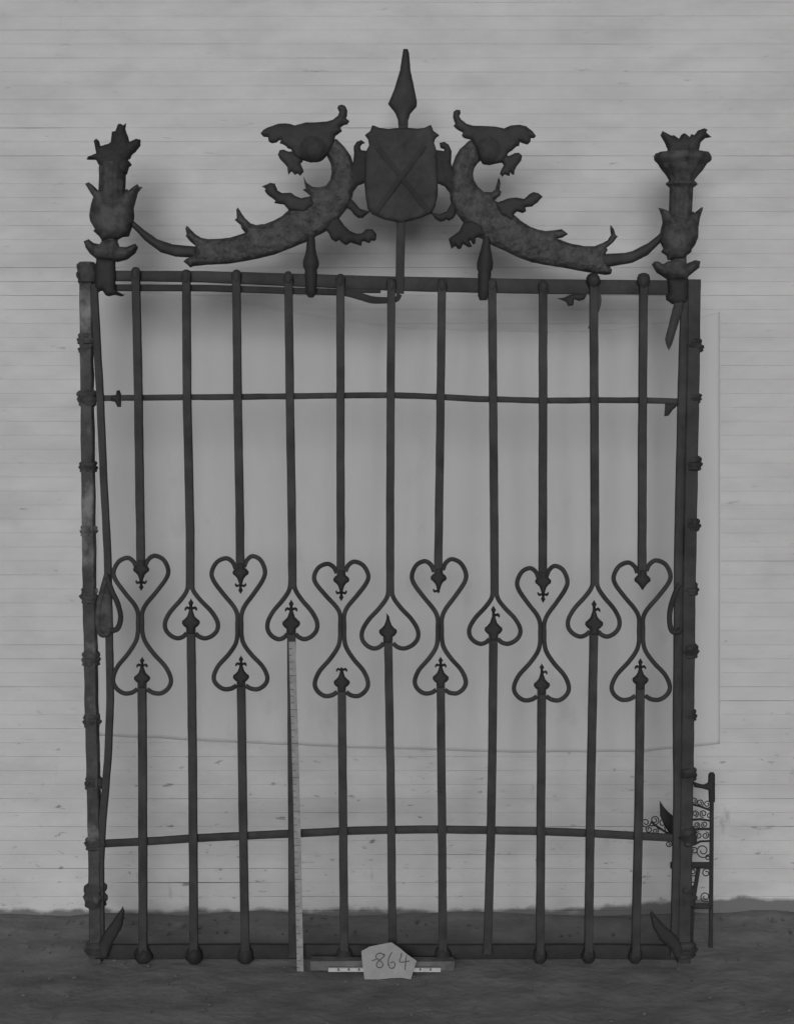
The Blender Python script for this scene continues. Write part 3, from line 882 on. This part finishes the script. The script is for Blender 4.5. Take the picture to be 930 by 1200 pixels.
# ------------------------------------------------------------------ scale bar, its slab and the paper tag on the ground
def slabbox(name, x0, x1, y0, y1, z0, z1, m, parent=None, n=10, wob=.002, loc=None):
    vs, fs = [], []
    for i in range(n+1):
        x = x0+(x1-x0)*i/n
        for (y, z) in ((y0, z0), (y0, z1-.001), (y0+.001, z1), (y1-.001, z1), (y1, z1-.001), (y1, z0)):
            vs.append((x+wob*noise.noise((i, y*90, z*90)), y+wob*noise.noise((x*8, y*70, 1)), z+(wob*.6*noise.noise((x*9, y*60, 5)) if z != z0 else 0)))
        if i:
            for j in range(6):
                fs.append(((i-1)*6+j, (i-1)*6+(j+1) % 6, i*6+(j+1) % 6, i*6+j))
    fs.append(tuple(range(6))); fs.append(tuple(reversed([n*6+j for j in range(6)])))
    return link(name, vs, fs, m, parent, smooth=False, loc=loc)
FP = Plane(-.055, 0)
xa, xb = FP.at(364, 1140).x, FP.at(532, 1140).x
o = slabbox('wood_slab', xa, xb, -.060, -.022, -.006, .021, 'slab', wob=.004, loc=((xa+xb)/2, -.04, 0))
tag(o, 'rough grey strip of wood lying on the earth along the bottom rail under the white scale bar', 'wood')
xa, xb = FP.at(385, 1140).x, FP.at(516, 1140).x
o = slabbox('scale_bar', xa, xb, -.078, -.0655, -.004, .007, 'rule_white', wob=.0015, loc=((xa+xb)/2, -.07, 0))
tag(o, 'short white scale bar lying flat on the ground behind the numbered paper tag', 'ruler')
vs, fs = [], []
for k in range(1, 11):
    x = xa+(xb-xa)*k/11-.0
    for yy in (0,):
        b = len(vs)
        w = .0025
        vs += [(x-w, -.0805, 0), (x+w, -.0805, 0), (x+w, -.0805, .0068), (x-w, -.0805, .0068)]
        fs.append((b, b+1, b+2, b+3))
q = link('division_marks', [(v[0]-(xa+xb)/2, v[1]+.07, v[2]) for v in vs], fs, 'rule_mark', o, smooth=False)
q['kind'] = 'stuff'

TP = Plane(-.118, .30)
tp = Z(290, 940, .301, [(443, 580), (475, 562), (520, 553), (560, 546), (590, 566), (620, 592), (658, 618), (646, 655), (635, 690), (600, 684), (560, 685), (510, 690), (455, 690), (447, 630)])
tag_o = plate('paper_tag', tp, 'tag', None, P=TP, edge=.0008, bulge=0, bw=4, grid=3, relief=.0, func=lambda x, y, dd: .004*noise.noise((x*.05, y*.05, 2)), back=-1)
tag(tag_o, 'torn many-cornered paper tag with handwritten 864 propped at the bottom rail', 'tag')
def stroke(pts, w=1.7, seg=5):
    c = catmull(pts, seg)
    vs, fs = [], []
    for i, p in enumerate(c):
        a = c[max(i-1, 0)]; b = c[min(i+1, len(c)-1)]
        tx, ty = b[0]-a[0], b[1]-a[1]
        L = math.hypot(tx, ty) or 1
        ww = w*(.75+.4*noise.noise((p[0]*.8, p[1]*.8, 0)))*.5
        h = .0021+.004*noise.noise((p[0]*.05, p[1]*.05, 2))
        vs.append(TP.at(p[0]-ty/L*ww, p[1]+tx/L*ww, h)); vs.append(TP.at(p[0]+ty/L*ww, p[1]-tx/L*ww, h))
        if i: fs.append((2*i-2, 2*i-1, 2*i+1, 2*i))
    return link('digit_stroke', vs, fs, 'ink', tag_o, smooth=False)
T = lambda l: Z(290, 940, .301, l)
d8 = stroke(T([(530, 596), (518, 588), (502, 594), (500, 606), (516, 618), (528, 632), (518, 644), (503, 640), (504, 626), (518, 612), (532, 598), (530, 590)])); d8.name = 'digit_eight'
d8b = stroke(T([(484, 618), (500, 612)])); d8b.name = 'pencil_dash'
d6 = stroke(T([(562, 584), (552, 602), (547, 624), (553, 644), (566, 646), (574, 634), (568, 622), (555, 626)])); d6.name = 'digit_six'
d4 = stroke(T([(600, 586), (596, 604), (592, 622), (610, 622), (630, 618)])); d4.name = 'digit_four'
d4b = stroke(T([(618, 596), (615, 622), (613, 652)])); d4b.name = 'digit_four'
